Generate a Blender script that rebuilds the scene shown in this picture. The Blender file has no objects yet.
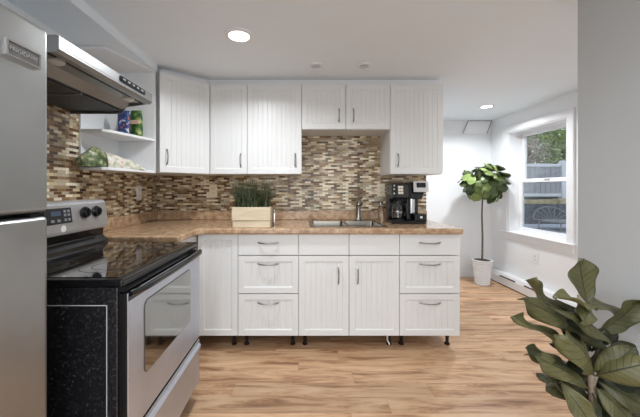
import bpy, bmesh, math, random
from mathutils import Vector, Matrix
random.seed(7)
PI = math.pi
S = bpy.context.scene
COL = S.collection

# ---------------------------------------------------------------- camera, world, lights, exposure
EYE = 1.223
cam = bpy.data.cameras.new('camera'); camo = bpy.data.objects.new('camera', cam); COL.objects.link(camo)
camo.location = (0, 0, EYE); camo.rotation_euler = (PI/2, 0, 0)
cam.sensor_width = 36; cam.sensor_fit = 'HORIZONTAL'; cam.lens = 298/640*36
cam.shift_x = 18/640; cam.shift_y = -19.5/640; cam.clip_start = 0.05
S.camera = camo
S.view_settings.view_transform = 'Standard'; S.view_settings.look = 'None'
S.view_settings.gamma = 1; S.view_settings.use_curve_mapping = False
S.view_settings.exposure = 0.0

w = bpy.data.worlds.new('world'); S.world = w; w.use_nodes = True
nt = w.node_tree; bg = nt.nodes['Background']
sky = nt.nodes.new('ShaderNodeTexSky'); sky.sky_type = 'NISHITA'; sky.sun_disc = False
sky.sun_elevation = math.radians(48); sky.sun_rotation = math.radians(200)
hsv = nt.nodes.new('ShaderNodeHueSaturation'); hsv.inputs['Saturation'].default_value = .45
nt.links.new(sky.outputs[0], hsv.inputs['Color']); nt.links.new(hsv.outputs[0], bg.inputs[0]); bg.inputs[1].default_value = 0.25

def area(name, loc, rot, size, power, color, shape='RECTANGLE', size_y=None, spread=180):
    l = bpy.data.lights.new(name, 'AREA'); l.shape = shape; l.size = size
    if size_y: l.size_y = size_y
    l.energy = power; l.color = color; l.spread = math.radians(spread)
    o = bpy.data.objects.new(name, l); COL.objects.link(o); o.location = loc; o.rotation_euler = rot
    return o
CEIL = 2.175
WARM = (0.93, 0.965, 1.0); COOL = (0.84, 0.92, 1.0)
# unseen fill lights added behind the camera, just inside the rear wall openings
area('fill_rear', (0.0, -1.93, 1.1), (PI/2, 0, 0), 2.2, 27, (.84, .92, 1.0), size_y=1.9)
area('fill_rear_side', (2.05, -1.93, 1.1), (PI/2, 0, 0), 1.0, 17, COOL, size_y=1.9)

# ---------------------------------------------------------------- materials
def nmat(name):
    m = bpy.data.materials.new(name); m.use_nodes = True
    return m, m.node_tree, m.node_tree.nodes['Principled BSDF']
def setp(b, col=None, rough=None, metal=None, spec=None, trans=None, ior=None, emis=None, es=None, coat=None):
    if col is not None: b.inputs['Base Color'].default_value = (*col, 1)
    if rough is not None: b.inputs['Roughness'].default_value = rough
    if metal is not None: b.inputs['Metallic'].default_value = metal
    if spec is not None: b.inputs['Specular IOR Level'].default_value = spec
    if trans is not None: b.inputs['Transmission Weight'].default_value = trans
    if ior is not None: b.inputs['IOR'].default_value = ior
    if emis is not None: b.inputs['Emission Color'].default_value = (*emis, 1)
    if es is not None: b.inputs['Emission Strength'].default_value = es
    if coat is not None: b.inputs['Coat Weight'].default_value = coat
def ramp(nt, stops, interp='LINEAR'):
    r = nt.nodes.new('ShaderNodeValToRGB'); cr = r.color_ramp; cr.interpolation = interp
    while len(cr.elements) < len(stops): cr.elements.new(0.5)
    for e, (p, c) in zip(cr.elements, stops): e.position = p; e.color = (*c, 1)
    return r
def math_n(nt, op, a, b=None, c=None):
    n = nt.nodes.new('ShaderNodeMath'); n.operation = op
    for i, v in enumerate((a, b, c)):
        if v is None: continue
        if isinstance(v, (int, float)): n.inputs[i].default_value = v
        else: nt.links.new(v, n.inputs[i])
    return n.outputs[0]
def coords(nt, scale=(1, 1, 1), kind='Object'):
    tc = nt.nodes.new('ShaderNodeTexCoord'); mp = nt.nodes.new('ShaderNodeMapping')
    mp.inputs['Scale'].default_value = scale; nt.links.new(tc.outputs[kind], mp.inputs[0])
    return mp.outputs[0]
def plain(name, col, rough=0.5, metal=0, var=0.04, scale=8, **k):
    """one colour with a faint mottle of its own"""
    m, nt, b = nmat(name); setp(b, col, rough, metal, **k)
    n = nt.nodes.new('ShaderNodeTexNoise'); n.inputs['Scale'].default_value = scale; n.inputs['Detail'].default_value = 3
    nt.links.new(coords(nt), n.inputs['Vector'])
    lo = tuple(max(0, c*(1-var)) for c in col); hi = tuple(min(1, c*(1+var)) for c in col)
    r = ramp(nt, [(0.3, lo), (0.7, hi)]); nt.links.new(n.outputs[0], r.inputs[0]); nt.links.new(r.outputs[0], b.inputs['Base Color'])
    return m
M = {}
M['wall'] = plain('wall_paint', (.84, .85, .86), .6, var=.012, scale=2)
M['wall_grey'] = plain('partition_paint', (.52, .54, .55), .6, var=.015, scale=2)
M['ceiling'] = plain('ceiling_paint', (.85, .905, .955), .7, var=.01, scale=2)
M['white_trim'] = plain('white_trim_paint', (.86, .86, .87), .35, var=.01)
M['cab'] = plain('white_cabinet_foil', (.77, .775, .77), .34, var=.012, scale=3)
M['cab_box'] = plain('white_cabinet_board', (.78, .78, .775), .4, var=.01)
M['shelf'] = plain('white_shelf_board', (.82, .83, .84), .4, var=.01)
M['black'] = plain('black_plastic', (.008, .008, .009), .20, var=.2)
M['blackmatte'] = plain('black_rubber', (.015, .015, .016), .6, var=.2)
M['handle'] = plain('satin_nickel', (.33, .31, .29), .32, 1.0)
M['chrome'] = plain('polished_chrome', (.72, .72, .72), .1, 1.0)
M['faucet'] = plain('brushed_nickel_tap', (.36, .345, .33), .22, 1.0)
M['silver'] = plain('satin_silver', (.62, .61, .58), .35, .7)
M['plate'] = plain('ivory_plastic', (.80, .71, .54), .4)
M['plate_white'] = plain('white_plastic', (.82, .82, .82), .35)
M['slot'] = plain('socket_slot_dark', (.06, .055, .05), .6)
M['pot'] = plain('white_ceramic', (.84, .84, .84), .4, var=.02)
M['soil'] = plain('potting_soil', (.05, .035, .025), .9, var=.5, scale=60)
M['bark'] = plain('fig_bark', (.33, .25, .18), .8, var=.35, scale=40)
M['stemdark'] = plain('thin_stem_bark', (.13, .10, .08), .8, var=.3, scale=40)
M['alu'] = plain('heater_enamel', (.80, .80, .80), .4, var=.01)
M['gap'] = plain('dark_gap', (.03, .03, .035), .8)
M['greytrim'] = plain('grey_edge_strip', (.22, .22, .22), .6)
M['fence'] = plain('grey_vinyl', (.33, .34, .37), .6, var=.05)
M['fence_w'] = plain('pale_vinyl', (.60, .62, .67), .6, var=.03)
M['stone'] = plain('ochre_stone', (.36, .31, .19), .9, var=.35, scale=5)
M['concrete'] = plain('concrete', (.40, .43, .50), .9, var=.08)
M['iron'] = plain('weathered_metal', (.22, .23, .23), .5, .3)
M['woodbox'] = None

def steel(name, col, rough, sx=(1, 1, 60), amount=.10, blotch=.12):
    m, nt, b = nmat(name); setp(b, col, rough, 1.0)
    n = nt.nodes.new('ShaderNodeTexNoise'); n.inputs['Scale'].default_value = 4; n.inputs['Detail'].default_value = 5
    nt.links.new(coords(nt, sx), n.inputs['Vector'])
    n2 = nt.nodes.new('ShaderNodeTexNoise'); n2.inputs['Scale'].default_value = 5; n2.inputs['Detail'].default_value = 4
    nt.links.new(coords(nt, (1, 1, 1)), n2.inputs['Vector'])
    s = math_n(nt, 'ADD', math_n(nt, 'MULTIPLY', n.outputs[0], amount), math_n(nt, 'MULTIPLY', n2.outputs[0], blotch))
    rr = math_n(nt, 'ADD', s, rough-.5*(amount+blotch)); nt.links.new(rr, b.inputs['Roughness'])
    r = ramp(nt, [(.3, tuple(c*.9 for c in col)), (.7, tuple(min(1, c*1.08) for c in col))]); nt.links.new(n2.outputs[0], r.inputs[0])
    nt.links.new(r.outputs[0], b.inputs['Base Color'])
    return m
M['steel'] = steel('brushed_stainless_door', (.41, .42, .42), .36, (1, 1, 60), .12, .22)
M['steel_h'] = steel('brushed_stainless_panel', (.52, .52, .53), .36, (1, 1, 60))
M['steel_range'] = steel('stainless_oven_front', (.58, .61, .68), .42, (1, 1, 40))
M['steel_h'].node_tree.nodes['Principled BSDF'].inputs['Metallic'].default_value = .7
M['steel_range'].node_tree.nodes['Principled BSDF'].inputs['Metallic'].default_value = .8
M['hood'] = steel('stainless_hood', (.33, .335, .335), .42, (40, 1, 1))
M['sink'] = steel('sink_steel', (.24, .215, .185), .22, (1, 40, 1))

def m_tile():
    m, nt, b = nmat('glass_stone_mosaic')
    tc = nt.nodes.new('ShaderNodeTexCoord'); sp = nt.nodes.new('ShaderNodeSeparateXYZ'); nt.links.new(tc.outputs['Object'], sp.inputs[0])
    geo = nt.nodes.new('ShaderNodeNewGeometry'); sn = nt.nodes.new('ShaderNodeSeparateXYZ'); nt.links.new(geo.outputs['Normal'], sn.inputs[0])
    # run along the wall: x on the back wall, y on the left wall
    ax = math_n(nt, 'GREATER_THAN', math_n(nt, 'ABSOLUTE', sn.outputs[0]), .5)
    run = math_n(nt, 'ADD', math_n(nt, 'MULTIPLY', sp.outputs[1], ax), math_n(nt, 'MULTIPLY', sp.outputs[0], math_n(nt, 'SUBTRACT', 1, ax)))
    H = .0175; W = .056
    v = math_n(nt, 'DIVIDE', sp.outputs[2], H); row = math_n(nt, 'FLOOR', v); fv = math_n(nt, 'FRACT', v)
    wn = nt.nodes.new('ShaderNodeTexWhiteNoise'); wn.noise_dimensions = '1D'; nt.links.new(row, wn.inputs['W'])
    u = math_n(nt, 'ADD', math_n(nt, 'DIVIDE', run, W), math_n(nt, 'ADD', math_n(nt, 'FRACT', math_n(nt, 'MULTIPLY', row, .5)), math_n(nt, 'MULTIPLY', wn.outputs[0], .03)))
    colm = math_n(nt, 'FLOOR', u); fu = math_n(nt, 'FRACT', u)
    cb = nt.nodes.new('ShaderNodeCombineXYZ'); nt.links.new(colm, cb.inputs[0]); nt.links.new(row, cb.inputs[1])
    w2 = nt.nodes.new('ShaderNodeTexWhiteNoise'); w2.noise_dimensions = '3D'; nt.links.new(cb.outputs[0], w2.inputs[0])
    cr = ramp(nt, [(0, (.07, .04, .024)), (.12, (.15, .078, .038)), (.27, (.27, .165, .085)), (.42, (.40, .30, .18)), (.55, (.50, .43, .32)), (.67, (.66, .54, .34)), (.78, (.88, .80, .62))], 'CONSTANT')
    par = math_n(nt, 'FRACT', math_n(nt, 'MULTIPLY', math_n(nt, 'ADD', row, math_n(nt, 'FLOOR', math_n(nt, 'MULTIPLY', u, .5))), .5))
    nt.links.new(math_n(nt, 'ADD', math_n(nt, 'MULTIPLY', w2.outputs[0], .80), math_n(nt, 'MULTIPLY', par, .44)), cr.inputs[0])
    g1 = math_n(nt, 'LESS_THAN', fv, .10); g2 = math_n(nt, 'LESS_THAN', fu, .035)
    g = math_n(nt, 'MAXIMUM', g1, g2)
    mx = nt.nodes.new('ShaderNodeMix'); mx.data_type = 'RGBA'; nt.links.new(g, mx.inputs[0]); nt.links.new(cr.outputs[0], mx.inputs[6]); mx.inputs[7].default_value = (.40, .32, .22, 1)
    nt.links.new(mx.outputs[2], b.inputs['Base Color'])
    w3 = nt.nodes.new('ShaderNodeTexWhiteNoise'); w3.noise_dimensions = '4D'; nt.links.new(cb.outputs[0], w3.inputs[0]); w3.inputs['W'].default_value = 3.3
    rg = math_n(nt, 'ADD', math_n(nt, 'MULTIPLY', w3.outputs[0], .3), .12)
    nt.links.new(math_n(nt, 'MAXIMUM', rg, math_n(nt, 'MULTIPLY', g, .7)), b.inputs['Roughness'])
    bp = nt.nodes.new('ShaderNodeBump'); bp.inputs['Strength'].default_value = .4; bp.inputs['Distance'].default_value = .002
    nt.links.new(math_n(nt, 'SUBTRACT', 1, g), bp.inputs['Height']); nt.links.new(bp.outputs[0], b.inputs['Normal'])
    return m
M['tile'] = m_tile()

def m_floor():
    m, nt, b = nmat('hickory_laminate')
    tc = nt.nodes.new('ShaderNodeTexCoord'); sp = nt.nodes.new('ShaderNodeSeparateXYZ'); nt.links.new(tc.outputs['Object'], sp.inputs[0])
    W = .125; L = 1.2
    v = math_n(nt, 'DIVIDE', sp.outputs[1], W); row = math_n(nt, 'FLOOR', v); fv = math_n(nt, 'FRACT', v)
    wn = nt.nodes.new('ShaderNodeTexWhiteNoise'); wn.noise_dimensions = '1D'; nt.links.new(row, wn.inputs['W'])
    u = math_n(nt, 'ADD', math_n(nt, 'DIVIDE', sp.outputs[0], L), math_n(nt, 'MULTIPLY', wn.outputs[0], 7)); col = math_n(nt, 'FLOOR', u); fu = math_n(nt, 'FRACT', u)
    cb = nt.nodes.new('ShaderNodeCombineXYZ'); nt.links.new(col, cb.inputs[0]); nt.links.new(row, cb.inputs[1])
    w2 = nt.nodes.new('ShaderNodeTexWhiteNoise'); nt.links.new(cb.outputs[0], w2.inputs[0])
    # grain offset per plank
    cz = nt.nodes.new('ShaderNodeCombineXYZ')
    nt.links.new(math_n(nt, 'ADD', math_n(nt, 'MULTIPLY', sp.outputs[0], 1.6), math_n(nt, 'MULTIPLY', w2.outputs[0], 40)), cz.inputs[0])
    nt.links.new(math_n(nt, 'MULTIPLY', sp.outputs[1], 13), cz.inputs[1]); nt.links.new(row, cz.inputs[2])
    n = nt.nodes.new('ShaderNodeTexNoise'); n.inputs['Scale'].default_value = 1.3; n.inputs['Detail'].default_value = 9; n.inputs['Roughness'].default_value = .70; n.inputs['Distortion'].default_value = .7
    nt.links.new(cz.outputs[0], n.inputs['Vector'])
    cr = ramp(nt, [(.30, (.17, .082, .044)), (.42, (.41, .23, .13)), (.50, (.58, .37, .225)), (.60, (.66, .445, .285)), (.76, (.74, .53, .37))])
    nt.links.new(n.outputs[0], cr.inputs[0])
    hs = nt.nodes.new('ShaderNodeHueSaturation'); nt.links.new(cr.outputs[0], hs.inputs['Color'])
    nt.links.new(math_n(nt, 'ADD', math_n(nt, 'MULTIPLY', w2.outputs[0], .30), .80), hs.inputs['Value'])
    hs.inputs['Saturation'].default_value = 1.05
    g = math_n(nt, 'MAXIMUM', math_n(nt, 'LESS_THAN', fv, .018), math_n(nt, 'LESS_THAN', fu, .0022))
    mx = nt.nodes.new('ShaderNodeMix'); mx.data_type = 'RGBA'; nt.links.new(math_n(nt, 'MULTIPLY', g, .45), mx.inputs[0]); nt.links.new(hs.outputs[0], mx.inputs[6]); mx.inputs[7].default_value = (.16, .10, .06, 1)
    nt.links.new(mx.outputs[2], b.inputs['Base Color'])
    setp(b, rough=.33, spec=.4)
    return m
M['floor'] = m_floor()

def m_counter():
    m, nt, b = nmat('speckled_laminate')
    n = nt.nodes.new('ShaderNodeTexNoise'); n.inputs['Scale'].default_value = 170; n.inputs['Detail'].default_value = 4; n.inputs['Roughness'].default_value = .7
    nt.links.new(coords(nt), n.inputs['Vector'])
    n2 = nt.nodes.new('ShaderNodeTexNoise'); n2.inputs['Scale'].default_value = 22; n2.inputs['Detail'].default_value = 5; nt.links.new(coords(nt), n2.inputs['Vector'])
    f = math_n(nt, 'ADD', math_n(nt, 'MULTIPLY', n.outputs[0], .6), math_n(nt, 'MULTIPLY', n2.outputs[0], .4))
    cr = ramp(nt, [(.34, (.17, .09, .05)), (.44, (.36, .22, .125)), (.51, (.50, .33, .20)), (.58, (.60, .43, .28)), (.68, (.70, .56, .40))])
    nt.links.new(f, cr.inputs[0]); nt.links.new(cr.outputs[0], b.inputs['Base Color']); setp(b, rough=.16)
    return m
M['counter'] = m_counter()

def m_wood(name, a, c, sc=(3, 30, 30), rough=.6):
    m, nt, b = nmat(name)
    n = nt.nodes.new('ShaderNodeTexNoise'); n.inputs['Scale'].default_value = 2; n.inputs['Detail'].default_value = 6; n.inputs['Distortion'].default_value = .4
    nt.links.new(coords(nt, sc), n.inputs['Vector'])
    cr = ramp(nt, [(.3, a), (.7, c)]); nt.links.new(n.outputs[0], cr.inputs[0]); nt.links.new(cr.outputs[0], b.inputs['Base Color']); setp(b, rough=rough)
    return m
M['woodbox'] = m_wood('pale_pine', (.60, .49, .33), (.76, .66, .49))
def m_glass(name, col=(1, 1, 1), rough=0.0):
    m, nt, b = nmat(name); setp(b, col, rough, trans=1.0, ior=1.45); return m
M['glass'] = m_glass('clear_glass')
def m_pane():
    m = bpy.data.materials.new('window_glass'); m.use_nodes = True; nt = m.node_tree
    for n in list(nt.nodes): nt.nodes.remove(n)
    out = nt.nodes.new('ShaderNodeOutputMaterial'); t = nt.nodes.new('ShaderNodeBsdfTransparent'); g = nt.nodes.new('ShaderNodeBsdfGlossy')
    g.inputs['Roughness'].default_value = .02; t.inputs[0].default_value = (.96, .98, .98, 1)
    mx = nt.nodes.new('ShaderNodeMixShader'); fr = nt.nodes.new('ShaderNodeFresnel'); fr.inputs[0].default_value = 1.2
    nt.links.new(fr.outputs[0], mx.inputs[0]); nt.links.new(t.outputs[0], mx.inputs[1]); nt.links.new(g.outputs[0], mx.inputs[2]); nt.links.new(mx.outputs[0], out.inputs[0])
    return m
M['pane'] = m_pane()
m, nt, b = nmat('ceramic_cooktop_glass'); setp(b, (.012, .012, .013), .06, 0, spec=.9, coat=1.0); b.inputs['Coat Roughness'].default_value = .03; b.inputs['Coat IOR'].default_value = 1.9; M['cooktop'] = m
m, nt, b = nmat('oven_window_glass'); setp(b, (.36, .37, .36), .07, 1.0); M['ovenglass'] = m
def m_oven_side():
    m, nt, b = nmat('textured_black_enamel'); setp(b, (.02, .02, .022), .22, spec=.9)
    n = nt.nodes.new('ShaderNodeTexNoise'); n.inputs['Scale'].default_value = 90; n.inputs['Detail'].default_value = 3; nt.links.new(coords(nt), n.inputs['Vector'])
    bp = nt.nodes.new('ShaderNodeBump'); bp.inputs['Strength'].default_value = .5; bp.inputs['Distance'].default_value = .003
    nt.links.new(n.outputs[0], bp.inputs['Height']); nt.links.new(bp.outputs[0], b.inputs['Normal'])
    r = ramp(nt, [(.48, (.012, .012, .014)), (.66, (.030, .030, .033)), (.80, (.08, .08, .085))]); nt.links.new(n.outputs[0], r.inputs[0]); nt.links.new(r.outputs[0], b.inputs['Base Color']); return m  # grey specks in the base colour stand in for a speckled sheen
M['ovenside'] = m_oven_side()
def m_emit(name, col, s):
    m, nt, b = nmat(name); setp(b, col, .4, emis=col, es=s); return m
M['lens'] = m_emit('lit_lamp_lens', (1, .98, .95), 9)
M['lens_off'] = plain('unlit_lens', (.55, .55, .54), .25)
M['hoodlens'] = plain('frosted_lens', (.62, .62, .60), .3)
M['filter'] = plain('dark_mesh_filter', (.045, .045, .045), .55, .4, var=.6, scale=160)
M['lcd'] = m_emit('blue_display', (.06, .08, .13), .12)
M['btn'] = plain('pale_buttons', (.72, .68, .55), .4)
M['btn_grey'] = plain('grey_button', (.25, .26, .28), .4)
M['ring'] = plain('burner_mark', (.11, .11, .115), .2)
M['inkdark'] = plain('badge_letters', (.62, .62, .62), .3, 1.0)
M['badge'] = plain('badge_grey', (.16, .16, .16), .35, .6)
M['blue_pack'] = None

def m_leaf(name, top, mid, vein):
    m, nt, b = nmat(name)
    uv = nt.nodes.new('ShaderNodeUVMap'); sp = nt.nodes.new('ShaderNodeSeparateXYZ'); nt.links.new(uv.outputs[0], sp.inputs[0])
    d = math_n(nt, 'ABSOLUTE', math_n(nt, 'SUBTRACT', sp.outputs[0], .5))
    rib = math_n(nt, 'LESS_THAN', d, .022)
    sv = math_n(nt, 'FRACT', math_n(nt, 'MULTIPLY', math_n(nt, 'SUBTRACT', sp.outputs[1], math_n(nt, 'MULTIPLY', d, .45)), 8))
    side = math_n(nt, 'LESS_THAN', math_n(nt, 'ABSOLUTE', math_n(nt, 'SUBTRACT', sv, .5)), .05)
    v = math_n(nt, 'MAXIMUM', rib, math_n(nt, 'MULTIPLY', side, .55))
    at = nt.nodes.new('ShaderNodeAttribute'); at.attribute_name = 'tint'
    n = nt.nodes.new('ShaderNodeTexNoise'); n.inputs['Scale'].default_value = 14; n.inputs['Detail'].default_value = 4; nt.links.new(coords(nt), n.inputs['Vector'])
    t = math_n(nt, 'ADD', math_n(nt, 'MULTIPLY', at.outputs['Fac'], .8), math_n(nt, 'MULTIPLY', math_n(nt, 'SUBTRACT', n.outputs[0], .4), .7))
    cr = ramp(nt, [(0, top), (.5, mid), (1, tuple(min(1, c*1.9) for c in mid))]); nt.links.new(t, cr.inputs[0])
    mx = nt.nodes.new('ShaderNodeMix'); mx.data_type = 'RGBA'; nt.links.new(math_n(nt, 'MULTIPLY', v, .85), mx.inputs[0]); nt.links.new(cr.outputs[0], mx.inputs[6]); mx.inputs[7].default_value = (*vein, 1)
    nt.links.new(mx.outputs[2], b.inputs['Base Color']); setp(b, rough=.4, spec=.4)
    bp = nt.nodes.new('ShaderNodeBump'); bp.inputs['Strength'].default_value = 1; bp.inputs['Distance'].default_value = .008
    nt.links.new(v, bp.inputs['Height']); nt.links.new(bp.outputs[0], b.inputs['Normal'])
    return m
M['leaf_front'] = m_leaf('olive_fig_leaf', (.006, .014, .004), (.105, .100, .040), (.016, .018, .006))
M['leaf_far'] = m_leaf('green_fig_leaf', (.015, .03, .010), (.14, .19, .055), (.25, .30, .13))
M['grass'] = plain('artificial_grass', (.045, .06, .025), .35, var=.8, scale=30)
M['tree'] = plain('tree_leaves', (.30, .40, .13), .8, var=.5, scale=3)
M['tree2'] = plain('dry_branches', (.34, .30, .24), .9, var=.4, scale=3)

# ---------------------------------------------------------------- mesh helpers
class MB:
    def __init__(s): s.b = bmesh.new()
    def quad(s, pts):
        vs = [s.b.verts.new(p) for p in pts]; return s.b.faces.new(vs)
    def box(s, x0, x1, y0, y1, z0, z1):
        v = [s.b.verts.new((x, y, z)) for x in (x0, x1) for y in (y0, y1) for z in (z0, z1)]
        for f in ((0, 1, 3, 2), (4, 6, 7, 5), (0, 4, 5, 1), (2, 3, 7, 6), (0, 2, 6, 4), (1, 5, 7, 3)): s.b.faces.new([v[i] for i in f])
        return s
    def prism(s, poly, a0, a1, axis='z'):
        """poly in the plane across `axis`, extruded from a0 to a1"""
        def P(p, a): return (p[0], p[1], a) if axis == 'z' else ((p[0], a, p[1]) if axis == 'y' else (a, p[0], p[1]))
        A = [s.b.verts.new(P(p, a0)) for p in poly]; B = [s.b.verts.new(P(p, a1)) for p in poly]
        s.b.faces.new(A[::-1]); s.b.faces.new(B)
        for i in range(len(poly)): s.b.faces.new([A[i], A[(i+1) % len(poly)], B[(i+1) % len(poly)], B[i]])
        return s
    def cells(s, us, vs, present, a0, a1, axis='z'):
        def P(u, v, a): return (u, v, a) if axis == 'z' else ((u, a, v) if axis == 'y' else (a, u, v))
        nu, nv = len(us)-1, len(vs)-1
        ok = lambda i, j: 0 <= i < nu and 0 <= j < nv and present(.5*(us[i]+us[i+1]), .5*(vs[j]+vs[j+1]))
        for i in range(nu):
            for j in range(nv):
                if not ok(i, j): continue
                u0, u1, v0, v1 = us[i], us[i+1], vs[j], vs[j+1]
                for a in (a0, a1): s.quad([P(u0, v0, a), P(u1, v0, a), P(u1, v1, a), P(u0, v1, a)])
                if not ok(i-1, j): s.quad([P(u0, v0, a0), P(u0, v1, a0), P(u0, v1, a1), P(u0, v0, a1)])
                if not ok(i+1, j): s.quad([P(u1, v0, a0), P(u1, v1, a0), P(u1, v1, a1), P(u1, v0, a1)])
                if not ok(i, j-1): s.quad([P(u0, v0, a0), P(u1, v0, a0), P(u1, v0, a1), P(u0, v0, a1)])
                if not ok(i, j+1): s.quad([P(u0, v1, a0), P(u1, v1, a0), P(u1, v1, a1), P(u0, v1, a1)])
        bmesh.ops.remove_doubles(s.b, verts=s.b.verts, dist=1e-5); return s
    def tube(s, pts, r, n=10, cap=True):
        pts = [Vector(p) for p in pts]; R = r if isinstance(r, (list, tuple)) else [r]*len(pts)
        rings = []; up = None
        for i, p in enumerate(pts):
            d = (pts[min(i+1, len(pts)-1)]-pts[max(i-1, 0)]).normalized()
            if up is None: up = Vector((0, 0, 1)) if abs(d.z) < .9 else Vector((1, 0, 0))
            a = d.cross(up).normalized(); up = a.cross(d).normalized()
            rings.append([s.b.verts.new(p+R[i]*(math.cos(2*PI*k/n)*a+math.sin(2*PI*k/n)*up)) for k in range(n)])
        for A, B in zip(rings, rings[1:]):
            for k in range(n): s.b.faces.new([A[k], A[(k+1) % n], B[(k+1) % n], B[k]])
        if cap: s.b.faces.new(rings[0][::-1]); s.b.faces.new(rings[-1])
        return s
    def lathe(s, prof, c, n=32, axis='z', cap=True):
        rings = []
        for r, h in prof:
            ring = []
            for k in range(n):
                a = 2*PI*k/n; x, y = r*math.cos(a), r*math.sin(a)
                p = (c[0]+x, c[1]+y, c[2]+h) if axis == 'z' else ((c[0]+h, c[1]+x, c[2]+y) if axis == 'x' else (c[0]+x, c[1]+h, c[2]+y))
                ring.append(s.b.verts.new(p))
            rings.append(ring)
        for A, B in zip(rings, rings[1:]):
            for k in range(n): s.b.faces.new([A[k], A[(k+1) % n], B[(k+1) % n], B[k]])
        if cap: s.b.faces.new(rings[0][::-1]); s.b.faces.new(rings[-1])
        return s
    def build(s, name, mat, parent=None, bevel=0, smooth=False, segs=2, fixn=True):
        if fixn: bmesh.ops.recalc_face_normals(s.b, faces=s.b.faces)
        off = world_loc(parent)
        for v in s.b.verts: v.co -= off
        me = bpy.data.meshes.new(name); s.b.to_mesh(me); s.b.free()
        o = bpy.data.objects.new(name, me); COL.objects.link(o); me.materials.append(mat)
        if parent: o.parent = parent
        if smooth:
            for p in me.polygons: p.use_smooth = True
            try: me.set_sharp_from_angle(angle=math.radians(40))
            except Exception: pass
        if bevel:
            md = o.modifiers.new('bevel', 'BEVEL'); md.width = bevel; md.segments = segs; md.limit_method = 'ANGLE'; md.angle_limit = math.radians(40)
        return o
def world_loc(o):
    v = Vector((0, 0, 0))
    while o: v += o.location; o = o.parent
    return v
def tag(o, label=None, cat=None, group=None, kind=None):
    if label: o['label'] = label
    if cat: o['category'] = cat
    if group: o['group'] = group
    if kind: o['kind'] = kind
    return o
def thing(name, loc, label, cat, group=None):
    o = bpy.data.objects.new(name, None); COL.objects.link(o); o.location = loc; o.empty_display_size = .05
    return tag(o, label, cat, group)
def struct(name, mb, mat, parent=None, **k):
    o = mb.build(name, mat, parent, **k)
    if not parent: o['kind'] = 'structure'
    return o
def text_mesh(name, body, size, mat, parent, loc, rot, depth=.0006):
    cu = bpy.data.curves.new(name, 'FONT'); cu.body = body; cu.size = size; cu.extrude = depth; cu.align_x = 'CENTER'; cu.align_y = 'CENTER'
    t = bpy.data.objects.new(name+'_tmp', cu); COL.objects.link(t)
    dg = bpy.context.evaluated_depsgraph_get(); me = bpy.data.meshes.new_from_object(t.evaluated_get(dg))
    bpy.data.objects.remove(t)
    o = bpy.data.objects.new(name, me); COL.objects.link(o); me.materials.clear(); me.materials.append(mat)
    o.parent = parent; o.location = Vector(loc)-world_loc(parent); o.rotation_euler = rot
    return o

# ---------------------------------------------------------------- key planes
XL = -1.40; YB = 2.879; XR = 2.644; YF = 4.156; YREAR = -2.0; XP = 1.30; KR = 1.20
T = .12
# floor and ceiling
struct('floor', MB().box(XL-T, XR+.2, YREAR-T, YF+T, -.06, 0), M['floor'])
struct('ceiling', MB().box(XL-T, XR+.2, YREAR-T, YF+T, CEIL, CEIL+.08), M['ceiling'])
# left wall: plain near part, with the mosaic band as a layer of its own
struct('wall_left', MB().box(XL-T, XL-.006, YREAR, YB, 0, CEIL), M['wall'])
struct('wall_back', MB().box(XL-T, KR, YB+.006, YB+.13, 0, CEIL), M['wall'])
struct('wall_return', MB().box(KR-.12, KR, YB+.13, YF, 0, CEIL), M['wall'])
struct('trim_1', MB().box(XL-.006, KR, YB, YB+.006, .90, 1.75).box(XL-.006, XL, 1.0, YB, .90, 1.75), M['tile'])
struct('wall_far', MB().box(KR-.12, XR+.2, YF, YF+T, 0, CEIL), M['wall'])
struct('wall_rear', MB().cells([XL-T, -1.15, 1.15, 1.5, 2.5, XR+.2], [0, .05, 2.08, CEIL], lambda u, v: not ((abs(u) < 1.15 or 1.5 < u < 2.5) and .05 < v < 2.08), YREAR-T, YREAR, 'y'), M['wall'])
struct('wall_partition', MB().box(XP, XP+.12, YREAR, 1.405, 0, CEIL), M['wall_grey'])
# right wall with the window opening
WY0, WY1, WZ0, WZ1 = 2.965, 3.825, .672, 1.94
struct('wall_right', MB().cells([YREAR, WY0, WY1, YF], [0, WZ0, WZ1, CEIL], lambda u, v: not (WY0 < u < WY1 and WZ0 < v < WZ1), XR, XR+.2, 'x'), M['wall'])
# soffit over the range side, thin filler above the wall cabinets
struct('trim_2', MB().box(XL-.006, -1.11, YREAR, 2.29, 2.122, CEIL), M['ceiling'])
struct('trim_3', MB().prism([(XL-.006, 2.36), (-1.11, 2.36), (-.83, 2.60), (KR-.004, 2.60), (KR-.004, YB+.006), (XL-.006, YB+.006)], 2.124, CEIL), M['white_trim'])
struct('baseboard_far', MB().box(KR, XR, YF-.014, YF, 0, .085), M['white_trim'], bevel=.003)
struct('baseboard_partition', MB().box(XP-.014, XP, YREAR, 1.405, 0, .085), M['white_trim'], bevel=.003)

# ---------------------------------------------------------------- window_1
win = bpy.data.objects.new('window_1', None); COL.objects.link(win); win.location = (XR, (WY0+WY1)/2, WZ0); win['kind'] = 'structure'
cw = .08
cs = MB()
cs.cells([WY0-cw, WY0, WY1, WY1+cw], [WZ0, WZ1, WZ1+.075], lambda u, v: not (WY0 < u < WY1 and v < WZ1), XR-.018, XR, 'x')
cs.build('window_casing', M['white_trim'], win, bevel=.004)
MB().prism([(XR-.045, WY0-cw-.015), (XR-.0005, WY0-cw-.015), (XR-.0005, WY0+.001), (XR+.17, WY0+.001), (XR+.17, WY1-.001), (XR-.0005, WY1-.001), (XR-.0005, WY1+cw+.015), (XR-.045, WY1+cw+.015)], WZ0+.001, WZ0+.018).build('window_sill', M['white_trim'], win, bevel=.005)
MB().box(XR-.016, XR, WY0-cw, WY1+cw, WZ0-.082, WZ0+.001).build('window_apron', M['white_trim'], win, bevel=.004)
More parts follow.
